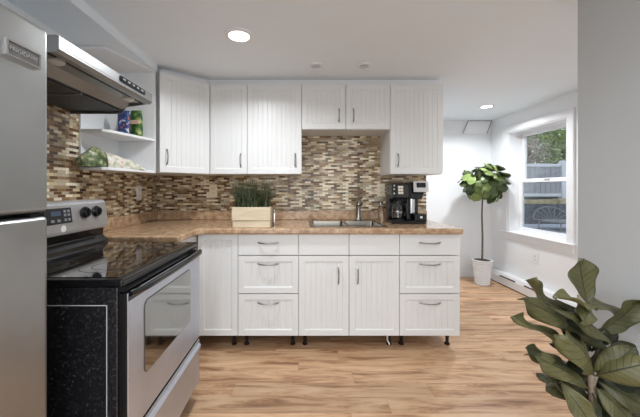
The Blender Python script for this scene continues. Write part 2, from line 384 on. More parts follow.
# reveal lining
rv = MB(); e = .012
rv.box(XR, XR+.19, WY1-e, WY1, WZ0, WZ1).box(XR, XR+.19, WY0, WY0+e, WZ0, WZ1).box(XR, XR+.19, WY0+e, WY1-e, WZ1-e, WZ1)
rv.build('window_frame', M['white_trim'], win)
def sash(x, z0, z1, name):
    y0, y1 = WY0+e, WY1-e; f = .052
    o = MB().cells([y0, y0+f, y1-f, y1], [z0, z0+.045, z1-.045, z1], lambda u, v: not (y0+f < u < y1-f and z0+.045 < v < z1-.045), x, x+.03, 'x').build(name, M['white_trim'], win, bevel=.003)
    MB().box(x+.012, x+.016, y0+f, y1-f, z0+.045, z1-.045).build('pane', M['pane'], o)
    return o
sash(XR+.165, 1.30, WZ1-e, 'upper_sash')
ls = sash(XR+.133, WZ0+.03, 1.35, 'lower_sash')
MB().box(XR+.12, XR+.133, 3.34, 3.42, 1.335, 1.35).build('latch', M['white_trim'], ls, bevel=.002)
MB().box(XR+.125, XR+.19, WY0+e, WY1-e, WZ0+.001, WZ0+.034).build('bottom_rail', M['white_trim'], win)

# baseboard heater along the right wall
ht = thing('baseboard_heater', (2.60, 3.3, 0), 'long low white baseboard heater along the wall under the window', 'heater')
MB().prism([(XR-.001, .012), (2.545, .012), (2.545, .10), (2.565, .145), (XR-.001, .15)], 1.9, YF-.02, 'y').build('heater_cover', M['alu'], ht, bevel=.003)
MB().box(2.552, 2.64, 1.9, YF-.02, 0, .012).build('bottom_gap', M['gap'], ht)
for y0 in (2.3, 2.72, 3.14, 3.56):
    MB().prism([(2.546, .104), (2.552, .1165), (2.549, .1185), (2.543, .106)], y0, y0+.28, 'y').build('air_slot', M['gap'], ht)

# tilted access board high on the far wall
ap = thing('access_panel', (2.43, YF-.01, 2.08), 'slanted white board with a dark edge, high in the far corner', 'panel')
P0 = [(2.308, 2.17), (2.634, 2.17), (2.566, 1.995), (2.232, 1.995)]
MB().prism(P0, YF-.016, YF-.001, 'y').build('panel_board', M['white_trim'], ap)
def strip(a, b, t=.007):
    a = Vector((a[0], a[1])); b = Vector((b[0], b[1])); d = (b-a).normalized(); n = Vector((-d.y, d.x))*t/2
    return [tuple(a+n), tuple(b+n), tuple(b-n), tuple(a-n)]
MB().prism(strip(P0[0], P0[1]), YF-.022, YF-.015, 'y').prism(strip(P0[3], P0[0]), YF-.022, YF-.015, 'y').prism(strip(P0[1], P0[2], .006), YF-.022, YF-.015, 'y').build('edge_strip', M['greytrim'], ap)

# ---------------------------------------------------------------- ceiling lights
def downlight(x, y, r, label, lit=True, group=None, power=14, col=WARM, spread=170):
    t = thing('ceiling_light', (x, y, CEIL), label, 'ceiling light', group)
    MB().lathe([(r, 0), (r, -.006), (r*.74, -.011), (r*.68, -.004), (r*.68, 0)], (x, y, CEIL), 40).build('trim_ring', M['white_trim'], t, smooth=True)
    if lit:
        MB().lathe([(r*.67, -.001), (r*.67, -.004), (r*.4, -.005), (.001, -.005)], (x, y, CEIL), 40).build('lens', M['lens'], t, smooth=True)
        a = area('lamp', (x, y, CEIL-.014), (0, 0, 0), r*1.3, power, col, 'DISK', spread=spread)
        a.parent = t; a.location = (0, 0, -.014)
    else:
        MB().lathe([(r*.76, 0), (r*.72, -.002), (r*.5, -.003), (.001, -.003)], (x, y, CEIL), 32).build('baffle', M['white_trim'], t, smooth=True)
        MB().lathe([(r*.52, -.003), (r*.50, -.012), (r*.36, -.012), (.001, -.008)], (x, y, CEIL), 32).build('bulb', M['lens_off'], t, smooth=True)
    return t
downlight(-.389, 1.842, .088, 'glowing round recessed light in the kitchen ceiling, before the wall cabinets', power=12.5, spread=155)
downlight(2.12, 3.42, .082, 'small glowing recessed light above the far room by the window', power=17, col=(.92, .96, 1), spread=150)
downlight(.108, 2.29, .054, 'small unlit round ceiling spot, left one of the pair', False)
downlight(.477, 2.29, .054, 'small unlit round ceiling spot, right one of the pair', False)
for (x, y) in ((-.389, .1), (.75, .1), (.75, -1.3), (-.389, -1.3)):   # unseen fittings added as fill light over the camera's half of the room
    downlight(x, y, .088, 'added unseen round recessed fill light over the near half of the kitchen', group='added near fill lights', power=8)
downlight(2.05, 1.3, .082, 'added unseen round recessed fill light behind the partition wall', power=10, col=(1, .98, .96))  # unseen lamp added to brighten the space beyond the partition

# ---------------------------------------------------------------- cabinet door / drawer fronts
def hfield(wd, h, fw=.042, bev=.008, dep=.005, pitch=.042, thick=.018, beads=True):
    """front sheet in local u (0..wd), v (0..h), depth n (0 = face, negative in): frame, sloped step, grooved field"""
    if not beads: xs = [0, wd]; zs = [0, h]; G = []
    else:
        x0, x1 = fw+bev, wd-fw-bev
        n = max(1, round((x1-x0)/pitch)); G = [x0+(x1-x0)*k/n for k in range(1, n)]
        g = .0032
        xs = [0, fw, x0] + [q for c in G for q in (c-g, c, c+g)] + [x1, wd-fw, wd]
        zs = [0, fw, fw+bev, h-fw-bev, h-fw, h]
    def H(x, z):
        if not beads: return 0
        d = min(x-fw, wd-fw-x, z-fw, h-fw-z)
        t = max(0, min(1, d/bev)); y = -dep*t
        if t > .99:
            for c in G:
                if abs(x-c) < 1e-6: y -= .003
        return y
    return xs, zs, H, thick
def front(wd, h, F, **k):
    """F(u, v, n) -> world point; returns MB"""
    xs, zs, H, thick = hfield(wd, h, **k); mb = MB(); V = {}
    for i, x in enumerate(xs):
        for j, z in enumerate(zs): V[i, j] = mb.b.verts.new(F(x, z, H(x, z)))
    for i in range(len(xs)-1):
        for j in range(len(zs)-1): mb.b.faces.new([V[i, j], V[i+1, j], V[i+1, j+1], V[i, j+1]])
    B = [mb.b.verts.new(F(u, v, -thick)) for u, v in ((0, 0), (wd, 0), (wd, h), (0, h))]
    mb.b.faces.new(B)
    nx, nz = len(xs)-1, len(zs)-1
    mb.b.faces.new([V[i, 0] for i in range(nx+1)]+[B[1], B[0]])
    mb.b.faces.new([V[nx, j] for j in range(nz+1)]+[B[2], B[1]])
    mb.b.faces.new([V[i, nz] for i in range(nx, -1, -1)]+[B[3], B[2]])
    mb.b.faces.new([V[0, j] for j in range(nz, -1, -1)]+[B[0], B[3]])
    return mb
def bow(F, u, v, length, vertical):
    """arched pull: bar swelling away from the front"""
    pts = []; N = 10; R = []
    for k in range(N+1):
        t = k/N; a = (t-.5)*length; o = .003+.026*math.sin(PI*t)**.55
        pts.append(F(u, v+a, o) if vertical else F(u+a, v+(-.004*math.sin(PI*t)), o)); R.append(.0042+.0016*abs(2*t-1))
    return MB().tube(pts, R, 8)
def add_front(name, parent, x0, x1, z0, z1, Y, handle=None, F=None, gap=.0022, **k):
    if F is None:
        def F(u, v, n, x0=x0, z0=z0): return (x0+gap+u, Y-n, z0+gap+v)
    wd, h = x1-x0-2*gap, z1-z0-2*gap
    o = front(wd, h, F, **k).build(name, M['cab'], parent)
    if handle:
        hu, hv, L, vert = handle
        bow(F, hu, hv, L, vert).build('handle', M['handle'], o, smooth=True)
    return o

# base cabinets ---------------------------------------------------------------
YD = 2.249; Z0 = .114; Z1 = .883
def legs(parent, xs, ys):
    for x in xs:
        for y in ys:
            MB().lathe([(.021, 0), (.021, .008), (.013, .016), (.013, .055), (.016, .06), (.016, .085), (.026, .098), (.026, Z0)], (x, y, 0), 16).build('leg', M['black'], parent, smooth=True)
def carcass(parent, x0, x1, back=YB-.002, top=Z1):
    t = .016; m = MB()
    m.box(x0, x0+t, YD+.024, back, Z0, top).box(x1-t, x1, YD+.024, back, Z0, top).box(x0+t, x1-t, YD+.024, back, Z0, Z0+t).box(x0+t, x1-t, back-.01, back, Z0+t, top)
    return m.build('cabinet_body', M['cab_box'], parent)
def base_root(x0, x1, label):
    return thing('base_cabinet', ((x0+x1)/2, 2.56, 0), label, 'cabinet')
DX = [-.483, -.026, .355, .736, 1.192]
# corner
c = base_root(-.79, -.483, 'white corner base cabinet with one full-height door, beside the range')
carcass(c, -.79, -.483)
add_front('door', c, -.787, -.483, Z0, Z1, YD)
legs(c, (-.535,), (2.352, 2.78)); legs(c, (-.73,), (2.78,))
# left run under the short counter piece between corner and range
c = base_root(-1.2, -.80, 'white blind base cabinet tucked in the corner behind the range')
c.location = (-1.09, 2.36, 0)
MB().box(XL, -.80, 1.90, YB-.004, Z0, Z1).build('cabinet_body', M['cab_box'], c)
legs(c, (-1.3, -.86), (1.96, 2.8))
def drawers(x0, x1, label):
    c = base_root(x0, x1, label); carcass(c, x0, x1); w_ = x1-x0
    add_front('drawer', c, x0, x1, .723, Z1, YD, (w_/2-.0015, .094, .155, False), beads=False)
    add_front('drawer', c, x0, x1, .434, .721, YD, (w_/2-.0015, .222, .155, False), pitch=.042)
    add_front('drawer', c, x0, x1, Z0, .432, YD, (w_/2-.0015, .249, .155, False), pitch=.042)
    legs(c, (x0+.047, x1-.047), (2.352, 2.78)); return c
drawers(DX[0], DX[1], 'white three-drawer base cabinet below the grass planter')
drawers(DX[3], DX[4], 'white three-drawer base cabinet at the right end, below the coffee maker')
c = base_root(DX[1], DX[3], 'wide white sink base cabinet with two grooved doors')
carcass(c, DX[1], DX[3])
for a, b_, hx in ((DX[1], DX[2], .298), (DX[2], DX[3], .062)):
    add_front('false_front', c, a, b_, .723, Z1, YD, beads=False)
    add_front('door', c, a, b_, Z0, .721, YD, (hx, .455, .125, True))
legs(c, (DX[1]+.05, DX[3]-.05), (2.352, 2.78))
# pale hose end hanging under the sink cabinet
tag(MB().tube([(.66, 2.30, .108), (.662, 2.315, .075), (.672, 2.345, .035), (.685, 2.33, .006)], .0065, 10).build('plastic_hose', M['plate_white'], smooth=True), 'short pale hose end hanging to the floor below the sink cabinet', 'hose')

# countertop ------------------------------------------------------------------
CT0, CT1 = .884, .928; CY = 2.219; CX = -.772
SX0, SX1, SY0, SY1 = .062, .665, 2.300, 2.745
def pres(u, v):
    if SX0+.015 < u < SX1-.015 and SY0+.015 < v < SY1-.015: return False
    if u < CX: return v > 1.86
    return v > CY
ct = thing('countertop', (-.1, 2.55, CT0), 'speckled brown laminate L-shaped countertop with a rounded front edge', 'countertop')
mb = MB().cells([XL+.001, CX, SX0+.015, SX1-.015, 1.206], [1.86, CY, SY0+.015, SY1-.015, YB-.001], pres, CT0, CT1)
# round the inner corner a little
o = mb.build('worktop', M['counter'], ct, bevel=.012, segs=3)
MB().prism([(CX-.001, CY+.001), (CX+.05, CY+.001), (CX+.018, CY-.018), (CX-.001, CY-.06)], CT0+.001, CT1-.0005).build('corner_fillet', M['counter'], ct, bevel=.006)
MB().prism([(XL+.001, 1.86), (XL+.022, 1.86), (XL+.022, YB-.022), (1.2, YB-.022), (1.2, YB-.001), (XL+.001, YB-.001)], CT1, CT1+.085).build('upstand', M['counter'], ct, bevel=.005)

# sink ------------------------------------------------------------------------
sk = thing('sink', ((SX0+SX1)/2, (SY0+SY1)/2, CT1), 'double-bowl stainless steel sink set into the countertop', 'sink')
mid = .368
bw = [(SX0+.03, mid-.014), (mid+.014, SX1-.03)]
MB().cells([SX0, bw[0][0], bw[0][1], bw[1][0], bw[1][1], SX1], [SY0, SY0+.028, SY1-.05, SY1],
    lambda u, v: not ((bw[0][0] < u < bw[0][1] or bw[1][0] < u < bw[1][1]) and SY0+.028 < v < SY1-.05), CT1+.0005, CT1+.006).build('rim', M['sink'], sk, bevel=.002)
for (a, b_) in bw:
    y0, y1 = SY0+.028, SY1-.05; m = MB(); zt, zb = CT1+.004, CT1-.17; k = .018
    T_ = [(a, y0, zt), (b_, y0, zt), (b_, y1, zt), (a, y1, zt)]; B_ = [(a+k, y0+k, zb), (b_-k, y0+k, zb), (b_-k, y1-k, zb), (a+k, y1-k, zb)]
    vT = [m.b.verts.new(p) for p in T_]; vB = [m.b.verts.new(p) for p in B_]
    for i in range(4): m.b.faces.new([vT[i], vT[(i+1) % 4], vB[(i+1) % 4], vB[i]])
    m.b.faces.new(vB)
    bo = m.build('bowl', M['sink'], sk, bevel=.012, segs=3)
    MB().lathe([(.04, 0), (.038, .003), (.02, .001), (.001, .001)], ((a+b_)/2, (y0+y1)/2, zb+.001), 24).build('drain', M['chrome'], bo, smooth=True)
# faucet
fx, fy = .525, 2.775
fa = thing('faucet', (fx, fy, CT1), 'short brushed nickel kitchen faucet behind the sink', 'faucet')
MB().lathe([(.033, 0), (.033, .008), (.026, .016), (.024, .05), (.023, .13), (.027, .15), (.028, .19), (.020, .204), (.001, .206)], (fx, fy, CT1+.0005), 24).build('faucet_body', M['faucet'], fa, smooth=True)
MB().tube([(fx-.004, fy-.01, CT1+.165), (fx-.008, fy-.05, CT1+.19), (fx-.012, fy-.09, CT1+.19), (fx-.016, fy-.125, CT1+.175), (fx-.018, fy-.135, CT1+.15)], [.018, .019, .021, .024, .024], 16).build('spout', M['faucet'], fa, smooth=True)
MB().tube([(fx, fy, CT1+.195), (fx+.010, fy-.015, CT1+.210), (fx+.03, fy-.04, CT1+.216)], [.013, .011, .009], 10).build('lever', M['faucet'], fa, smooth=True)
# soap bottle
sx, sy = .70, 2.66
sb = thing('soap_dispenser', (sx, sy, CT1), 'clear glass pump bottle between faucet and coffee maker', 'bottle')
MB().lathe([(.026, .001), (.028, .005), (.028, .12), (.020, .138), (.012, .145), (.012, .152), (.001, .152)], (sx, sy, CT1), 24).build('bottle_body', M['glass'], sb, smooth=True)
MB().tube([(sx, sy, CT1+.152), (sx, sy, CT1+.185), (sx-.004, sy-.015, CT1+.192), (sx-.012, sy-.035, CT1+.186)], .006, 8).build('pump', M['chrome'], sb, smooth=True)

# ---------------------------------------------------------------- wall cabinets
YU = 2.554; UT = 2.123; UB = 1.351
def upper(xs, z0, label, handles):
    x0, x1 = xs[0], xs[-1]; t = .016
    c = thing('wall_cabinet', ((x0+x1)/2, YB-.16, z0), label, 'cabinet')
    MB().box(x0+.0005, x0+t, YU+.024, YB-.001, z0, UT).box(x1-t, x1-.0005, YU+.024, YB-.001, z0, UT).box(x0+t, x1-t, YU+.024, YB-.001, z0, z0+t).box(x0+t, x1-t, YU+.024, YB-.001, UT-t, UT).box(x0+t, x1-t, YB-.012, YB-.001, z0+t, UT-t).build('cabinet_body', M['cab_box'], c)
    for a, b_, hx in zip(xs, xs[1:], handles):
        add_front('door', c, a, b_, z0, UT, YU, (hx if hx > 0 else b_-a+hx, .118, .11, True), pitch=.040)
    return c
upper([-.788, -.469], UB, 'narrow white wall cabinet right of the angled corner one', [-.058])
upper([-.469, -.003], UB, 'wide single-door white wall cabinet above the grass planter', [-.058])
upper([-.003, .376, .756], 1.734, 'short two-door white wall cabinet above the sink', [-.062, .062])
upper([.756, 1.210], UB, 'tall white wall cabinet at the right end, above the coffee maker', [.062])
# diagonal corner cabinet
A = Vector((-1.085, 2.272)); B = Vector((-.790, 2.553))
cc = thing('wall_cabinet', (-1.15, 2.65, UB), 'white corner wall cabinet with a door set at an angle', 'cabinet')
d = (B-A).normalized(); nrm = Vector((d.y, -d.x))
i_ = -nrm*.019
MB().prism([(XL+.001, A.y+.003), (-1.165, A.y+.006), (-1.165, A.y+.07), (-1.06, A.y+.07), tuple(B+i_+Vector((-.001, 0))), (B.x-.001, YB-.001), (XL+.001, YB-.001)], UB, UT).build('cabinet_body', M['cab_box'], cc)
Ld = (B-A).length
def FD(u, v, n): p = A+d*(u+.0015)+nrm*n; return (p.x, p.y, UB+.0015+v)
o = front(Ld-.003, UT-UB-.003, FD, pitch=.040).build('door', M['cab'], cc)
bow(FD, .05, .12, .115, True).build('handle', M['handle'], o, smooth=True)

# open end shelf --------------------------------------------------------------
SY = 1.868; SE = 2.268
sh = thing('open_shelf', (-1.26, 2.08, UB), 'white open corner shelf unit left of the angled cabinet', 'shelf')
def shelf_poly(ins=0):
    return [(XL+.012, SY), (-1.255, SY), (-1.225, SY+.03), (-1.165, 2.08), (-1.115, SE-.016), (XL+.012, SE-.016)]
MB().prism(shelf_poly(), UB-.008, UB+.010).build('bottom_shelf', M['shelf'], sh, bevel=.002)
MB().prism(shelf_poly(), 1.583, 1.601).build('middle_shelf', M['shelf'], sh, bevel=.002)
MB().prism(shelf_poly(), 2.104, 2.121).build('top_panel', M['shelf'], sh, bevel=.002)
MB().box(XL+.001, XL+.012, SY, SE, UB-.008, 2.121).build('back_panel', M['shelf'], sh)
MB().box(XL+.012, -1.112, SE-.016, SE, UB-.008, 2.121).build('side_panel', M['shelf'], sh)

# food on the shelf -----------------------------------------------------------
def m_pack(name, stops, scale, seed):
    m, nt, b = nmat(name); n = nt.nodes.new('ShaderNodeTexNoise'); n.noise_dimensions = '4D'; n.inputs['W'].default_value = seed
    n.inputs['Scale'].default_value = scale; n.inputs['Detail'].default_value = 1.5; nt.links.new(coords(nt), n.inputs['Vector'])
    r = ramp(nt, stops, 'CONSTANT'); nt.links.new(n.outputs[0], r.inputs[0]); nt.links.new(r.outputs[0], b.inputs['Base Color']); setp(b, rough=.35); return m
M['blue_pack'] = m_pack('blue_printed_pack', [(0, (.50, .10, .09)), (.36, (.03, .05, .17)), (.52, (.06, .10, .27)), (.60, (.60, .62, .62))], 30, 1)
M['green_pack'] = m_pack('green_printed_pack', [(0, (.02, .07, .015)), (.43, (.06, .17, .03)), (.53, (.20, .32, .08)), (.63, (.55, .50, .25))], 24, 2)
M['peach_band'] = plain('peach_label', (.78, .55, .38), .5)
M['bag_green'] = m_pack('leafy_green_film', [(0, (.04, .06, .025)), (.40, (.11, .15, .06)), (.52, (.24, .28, .13)), (.60, (.46, .46, .30))], 26, 5)
M['bag_cream'] = m_pack('cream_printed_film', [(0, (.40, .46, .30)), (.40, (.62, .56, .48)), (.50, (.74, .70, .62)), (.66, (.66, .40, .28))], 30, 6)
def pouch(name, c, w_, dp, h, mat, rot, label, cat, top=.7, n=14):
    """stand-up bag: rounded-rectangle sections that pinch to a flat crimped top"""
    t = thing(name, c, label, cat); mb = MB(); rings = []
    for j in range(9):
        v = j/8; z = h*v; kk = 1 if v < top else max(.12, 1-(v-top)/(1-top)*.95)
        bulge = .85+.2*math.sin(PI*min(1, v/top)) if v < top else .95
        ring = []
        for k in range(n*2):
            a = 2*PI*k/(n*2); ca, sa = math.cos(a), math.sin(a)
            x = w_/2*math.copysign(abs(ca)**.45, ca)*(.97+.03*bulge); y = dp/2*math.copysign(abs(sa)**.45, sa)*kk*bulge
            x, y = x*math.cos(rot)-y*math.sin(rot), x*math.sin(rot)+y*math.cos(rot)
            ring.append(mb.b.verts.new((c[0]+x, c[1]+y, c[2]+z)))
        rings.append(ring)
    for P, Q in zip(rings, rings[1:]):
        for k in range(len(P)): mb.b.faces.new([P[k], P[(k+1) % len(P)], Q[(k+1) % len(P)], Q[k]])
    mb.b.faces.new(rings[0][::-1]); mb.b.faces.new(rings[-1])
    mb.build('pack', mat, t, smooth=True); return t
tp = pouch('food_box', (-1.245, 2.085, 1.602), .072, .05, .17, M['blue_pack'], .15, 'blue printed food pack on the middle shelf', 'food package', top=.97)
tp = pouch('snack_bag', (-1.212, 2.18, 1.602), .082, .05, .195, M['green_pack'], -.05, 'green printed snack bag on the middle shelf', 'food package')
MB().box(-1.250, -1.174, 2.145, 2.152, 1.69, 1.72).build('label_band', M['peach_band'], tp, bevel=.002)
# lying bag: a lumpy pillow from the near wall end towards the front
pb = thing('produce_bag', (-1.25, 2.03, UB+.010), 'lumpy green and cream printed bag lying on the bottom shelf', 'food package')
def lump(p0, p1, R, zz, name, mat, seed, parent):
    rnd = random.Random(seed); mb = MB(); N = 12; n = 18; p0 = Vector(p0); p1 = Vector(p1); ax = (p1-p0); L = ax.length; ax.normalize(); sd = Vector((-ax.y, ax.x, 0)); rings = []
    ph = [rnd.uniform(0, 6) for _ in range(6)]
    for j in range(N+1):
        t = j/N; r = R(t); ring = []
        for k in range(n):
            a = 2*PI*k/n; q = 1+.10*math.sin(3*a+ph[0]+5*t)+.07*math.sin(5*a+ph[1]-9*t)
            hh = zz(t)*(max(-.0, math.sin(a)) if math.sin(a) > 0 else 0)
            p = p0+ax*(L*t)+sd*(r*math.cos(a)*q); p.z = p0.z+.002+hh*q+(0 if math.sin(a) > 0 else 0)
            ring.append(mb.b.verts.new(p))
        rings.append(ring)
    for P, Q in zip(rings, rings[1:]):
        for k in range(n): mb.b.faces.new([P[k], P[(k+1) % n], Q[(k+1) % n], Q[k]])
    mb.b.faces.new(rings[0][::-1]); mb.b.faces.new(rings[-1])
    return mb.build(name, mat, parent, smooth=True)
zb = UB+.010
lump((-1.345, 1.80, zb), (-1.285, 1.98, zb), lambda t: .02+.03*math.sin(PI*min(1, t*1.0+.05)), lambda t: .03+.085*math.sin(PI*min(1, t*.75+.12)), 'leafy_end', M['bag_green'], 1, pb)
lump((-1.295, 1.955, zb), (-1.155, 2.17, zb), lambda t: .048-.02*t, lambda t: .095*(1-t)**.8+.012, 'bag_tail', M['bag_cream'], 2, pb)

# ---------------------------------------------------------------- wall plates
def plate_back(x, z, label, mat):
    t = thing('wall_outlet', (x, YB, z), label, 'outlet')
    MB().box(x-.038, x+.038, YB-.006, YB, z-.062, z+.062).build('cover_plate', mat, t, bevel=.002)
    for dz in (-.022, .022):
        s_ = MB().box(x-.016, x+.016, YB-.008, YB-.005, z+dz-.014, z+dz+.014).build('socket', mat, t, bevel=.001)
        MB().box(x-.008, x-.005, YB-.0085, YB-.0075, z+dz-.006, z+dz+.006).box(x+.005, x+.008, YB-.0085, YB-.0075, z+dz-.006, z+dz+.006).build('slots', M['slot'], s_)
plate_back(-.857, 1.205, 'beige outlet plate on the tiles left of the grass planter', M['plate'])
plate_back(.762, 1.212, 'beige outlet plate on the tiles between faucet and coffee maker', M['plate'])
def plate_side(X, sgn, y, z, label, mat):
    t = thing('wall_outlet', (X, y, z), label, 'outlet')
    def bx(a, b_, y0, y1, z0, z1): x0, x1 = sorted((X+sgn*a, X+sgn*b_)); return MB().box(x0, x1, y0, y1, z0, z1)
    bx(0, .006, y-.038, y+.038, z-.062, z+.062).build('cover_plate', mat, t, bevel=.002)
    for dz in (-.022, .022):
        s_ = bx(.005, .008, y-.016, y+.016, z+dz-.014, z+dz+.014).build('socket', mat, t, bevel=.001)
        bx(.0075, .0085, y-.008, y-.005, z+dz-.006, z+dz+.006).build('slot', M['slot'], s_)
        bx(.0075, .0085, y+.005, y+.008, z+dz-.006, z+dz+.006).build('slot', M['slot'], s_)
plate_side(XL, 1, 2.555, 1.19, 'pale outlet plate on the tiles of the left wall', M['plate_white'])
plate_side(XR, -1, 3.367, .443, 'white outlet plate on the white wall below the window', M['plate_white'])

# ---------------------------------------------------------------- refrigerator
FX = -.72; FY0, FY1 = .13, .849
fr = thing('refrigerator', (-1.05, .49, 0), 'stainless steel top-freezer refrigerator at the left edge', 'refrigerator')
MB().box(-1.37, FX-.065, FY0+.004, FY1-.004, .02, 1.655).build('cabinet', M['blackmatte'], fr, bevel=.004)
MB().box(FX-.062, FX, FY0, FY1, 1.158, 1.672).build('freezer_door', M['steel'], fr, bevel=.013, segs=4)
MB().box(FX-.062, FX, FY0, FY1, .10, 1.146).build('fridge_door', M['steel'], fr, bevel=.013, segs=4)
MB().box(FX-.10, FX-.02, FY0+.02, FY1-.02, .02, .098).build('toe_grille', M['black'], fr)
MB().box(FX-.055, FX-.008, FY1-.05, FY1-.008, 1.1465, 1.1575).build('hinge', M['black'], fr)
MB().box(FX-.09, FX-.03, FY1-.07, FY1-.01, 1.6725, 1.682).build('top_hinge', M['black'], fr, bevel=.003)
bd = MB().box(FX, FX+.004, .722, .814, 1.552, 1.588).build('badge', M['badge'], fr, bevel=.0015)
MB().cells([.720, .725, .811, .816], [1.550, 1.554, 1.586, 1.590], lambda u, v: not (.725 < u < .811 and 1.554 < v < 1.586), FX, FX+.006, 'x').build('badge_frame', M['chrome'], bd)
text_mesh('lettering', 'FRIGIDAIRE', .0155, M['inkdark'], bd, (FX+.0046, .768, 1.570), (PI/2, 0, PI/2))
for y in (FY0+.05, FY1-.05):
    for x in (-1.3, FX-.14): MB().lathe([(.02, 0), (.02, .02)], (x, y, 0), 12).build('foot', M['black'], fr)

# ---------------------------------------------------------------- range
RY0, RY1 = 1.022, 1.745; RX = -.598
rg = thing('range', (-.88, 1.38, 0), 'freestanding electric range with stainless oven door and black glass top', 'range')
MB().box(-1.24, RX-.035, RY0, RY1, .04, .885).build('range_body', M['ovenside'], rg, bevel=.003)
# thin pale outline stamped in the near side
o1 = MB(); y = RY0
for a in ((-1.20, -.668, .822, .8245), (-.6705, -.668, .12, .822)): o1.box(a[0], a[1], y-.0012, y+.0005, a[2], a[3])
o1.build('side_crease', M['lens_off'], rg)
MB().box(-1.14, -.612, RY0-.006, RY1+.004, .887, .913).build('cooktop_frame', M['black'], rg, bevel=.006, segs=3)
ck = MB().box(-1.125, -.640, RY0+.018, RY1-.018, .9125, .9155).build('cooktop', M['cooktop'], rg, bevel=.001)
for (x, yy, r) in ((-.77, 1.20, .105), (-.77, 1.56, .085), (-1.00, 1.20, .08), (-1.00, 1.56, .105)):
    m_ = MB()
    for rr in (r, r*.62): m_.lathe([(rr, 0), (rr, .0004), (rr-.003, .0004), (rr-.003, 0)], (x, yy, .9156), 48, cap=False)
    m_.build('burner_ring', M['ring'], ck)
# backguard
MB().prism([(-1.24, .885), (-1.125, .885), (-1.135, .93), (-1.165, .96), (-1.160, 1.003), (-1.24, 1.003)], RY0, RY1, 'y').build('vent_rail', M['black'], rg, bevel=.003)
bgd = MB().prism([(-1.235, 1.003), (-1.135, 1.003), (-1.133, 1.02), (-1.150, 1.150), (-1.165, 1.162), (-1.235, 1.162)], RY0, RY1, 'y').build('backguard', M['steel_h'], rg, bevel=.006, segs=3)
def bgx(z): return -1.133-(z-1.02)*.13
def bgbox(y0, y1, z0, z1, t0, t1): return MB().prism([(bgx(z0)+t0, z0), (bgx(z0)+t1, z0), (bgx(z1)+t1, z1), (bgx(z1)+t0, z1)], y0, y1, 'y')
cp = bgbox(1.24, 1.478, 1.058, 1.132, -.002, .002).build('control_panel', M['blackmatte'], bgd, bevel=.002)
bgbox(1.355, 1.41, 1.097, 1.118, .002, .003).build('display', M['lcd'], cp)
for yy in (1.435, 1.458):
    for zz in (1.075, 1.098, 1.116): bgbox(yy-.007, yy+.007, zz-.006, zz+.006, .002, .0032).build('button', M['btn_grey'], cp)
for yy in (1.36, 1.395): bgbox(yy-.009, yy+.009, 1.068, 1.080, .002, .0032).build('button', M['btn_grey'], cp)
for yy in (1.085, 1.165, 1.565, 1.65):
    kb = MB().lathe([(.031, 0), (.031, .006), (.027, .010), (.025, .018), (.022, .021), (.001, .021)], (bgx(1.10)+.001, yy, 1.10), 28, 'x').build('knob', M['black'], bgd, smooth=True)
    MB().box(bgx(1.10)+.018, bgx(1.10)+.028, yy-.004, yy+.004, 1.083, 1.117).build('grip', M['black'], kb, bevel=.002)
MB().lathe([(.016, 0), (.016, .0015), (.001, .002)], (bgx(1.03)+.0005, 1.415, 1.033), 24, 'x').build('badge', M['plate_white'], bgd, smooth=True)
# front: black upper strip, door with window, handle, drawer
MB().box(RX-.035, RX-.012, RY0+.002, RY1-.002, .868, .886).build('front_strip', M['black'], rg)
DY0, DY1 = RY0+.004, RY1-.004
dr = MB().cells([DY0, 1.135, 1.585, DY1], [.365, .528, .792, .862], lambda u, v: not (1.135 < u < 1.585 and .528 < v < .792), RX-.005, RX, 'x').build('oven_door', M['steel_range'], rg, bevel=.003, segs=3)
MB().box(RX-.034, RX-.0055, DY0, DY1, .365, .862).build('door_body', M['black'], dr, bevel=.002)
def rrect(y0, y1, z0, z1, r, n=6):
    P = []
    for (cy, cz, a0) in ((y1-r, z1-r, 0), (y0+r, z1-r, 90), (y0+r, z0+r, 180), (y1-r, z0+r, 270)):
        for k in range(n+1): a = math.radians(a0+90*k/n); P.append((cy+r*math.cos(a), cz+r*math.sin(a)))
    return P
MB().prism(rrect(1.126, 1.594, .519, .801, .028), RX-.003, RX+.0015, 'x').build('window_surround', M['badge'], dr)
MB().prism(rrect(1.130, 1.590, .523, .797, .025), RX+.001, RX+.0035, 'x').build('oven_window', M['ovenglass'], dr)
MB().box(RX, RX+.002, DY0, DY1, .836, .862).build('vent_strip', M['black'], dr)
hp = []
for k in range(13):
    t = k/12; hp.append((RX+.012+.018*math.sin(PI*t)**.3 if 0 < t < 1 else RX+.004, DY0+.004+(DY1-DY0-.008)*t, .862))
MB().tube(hp, .0108, 12).build('door_handle', M['black'], dr, smooth=True)
dw = MB().box(RX-.007, RX-.001, DY0, DY1, .105, .350).build('storage_drawer', M['steel_range'], rg, bevel=.003, segs=3)
MB().box(RX-.034, RX-.0075, DY0, DY1, .105, .350).build('drawer_body', M['black'], dw, bevel=.002)
# sculpted pull lip along the drawer
MB().prism([(RX-.002, .335), (RX+.014, .322), (RX+.012, .305), (RX-.002, .285)], DY0+.01, DY1-.01, 'y').build('pull_lip', M['steel_range'], dw, bevel=.004)
MB().box(-1.2, RX-.05, RY0+.02, RY1-.02, .012, .045).build('base_plinth', M['black'], rg)
for y in (RY0+.05, RY1-.05):
    for x in (-1.18, RX-.1): MB().lathe([(.018, 0), (.018, .02)], (x, y, 0), 12).build('foot', M['black'], rg)

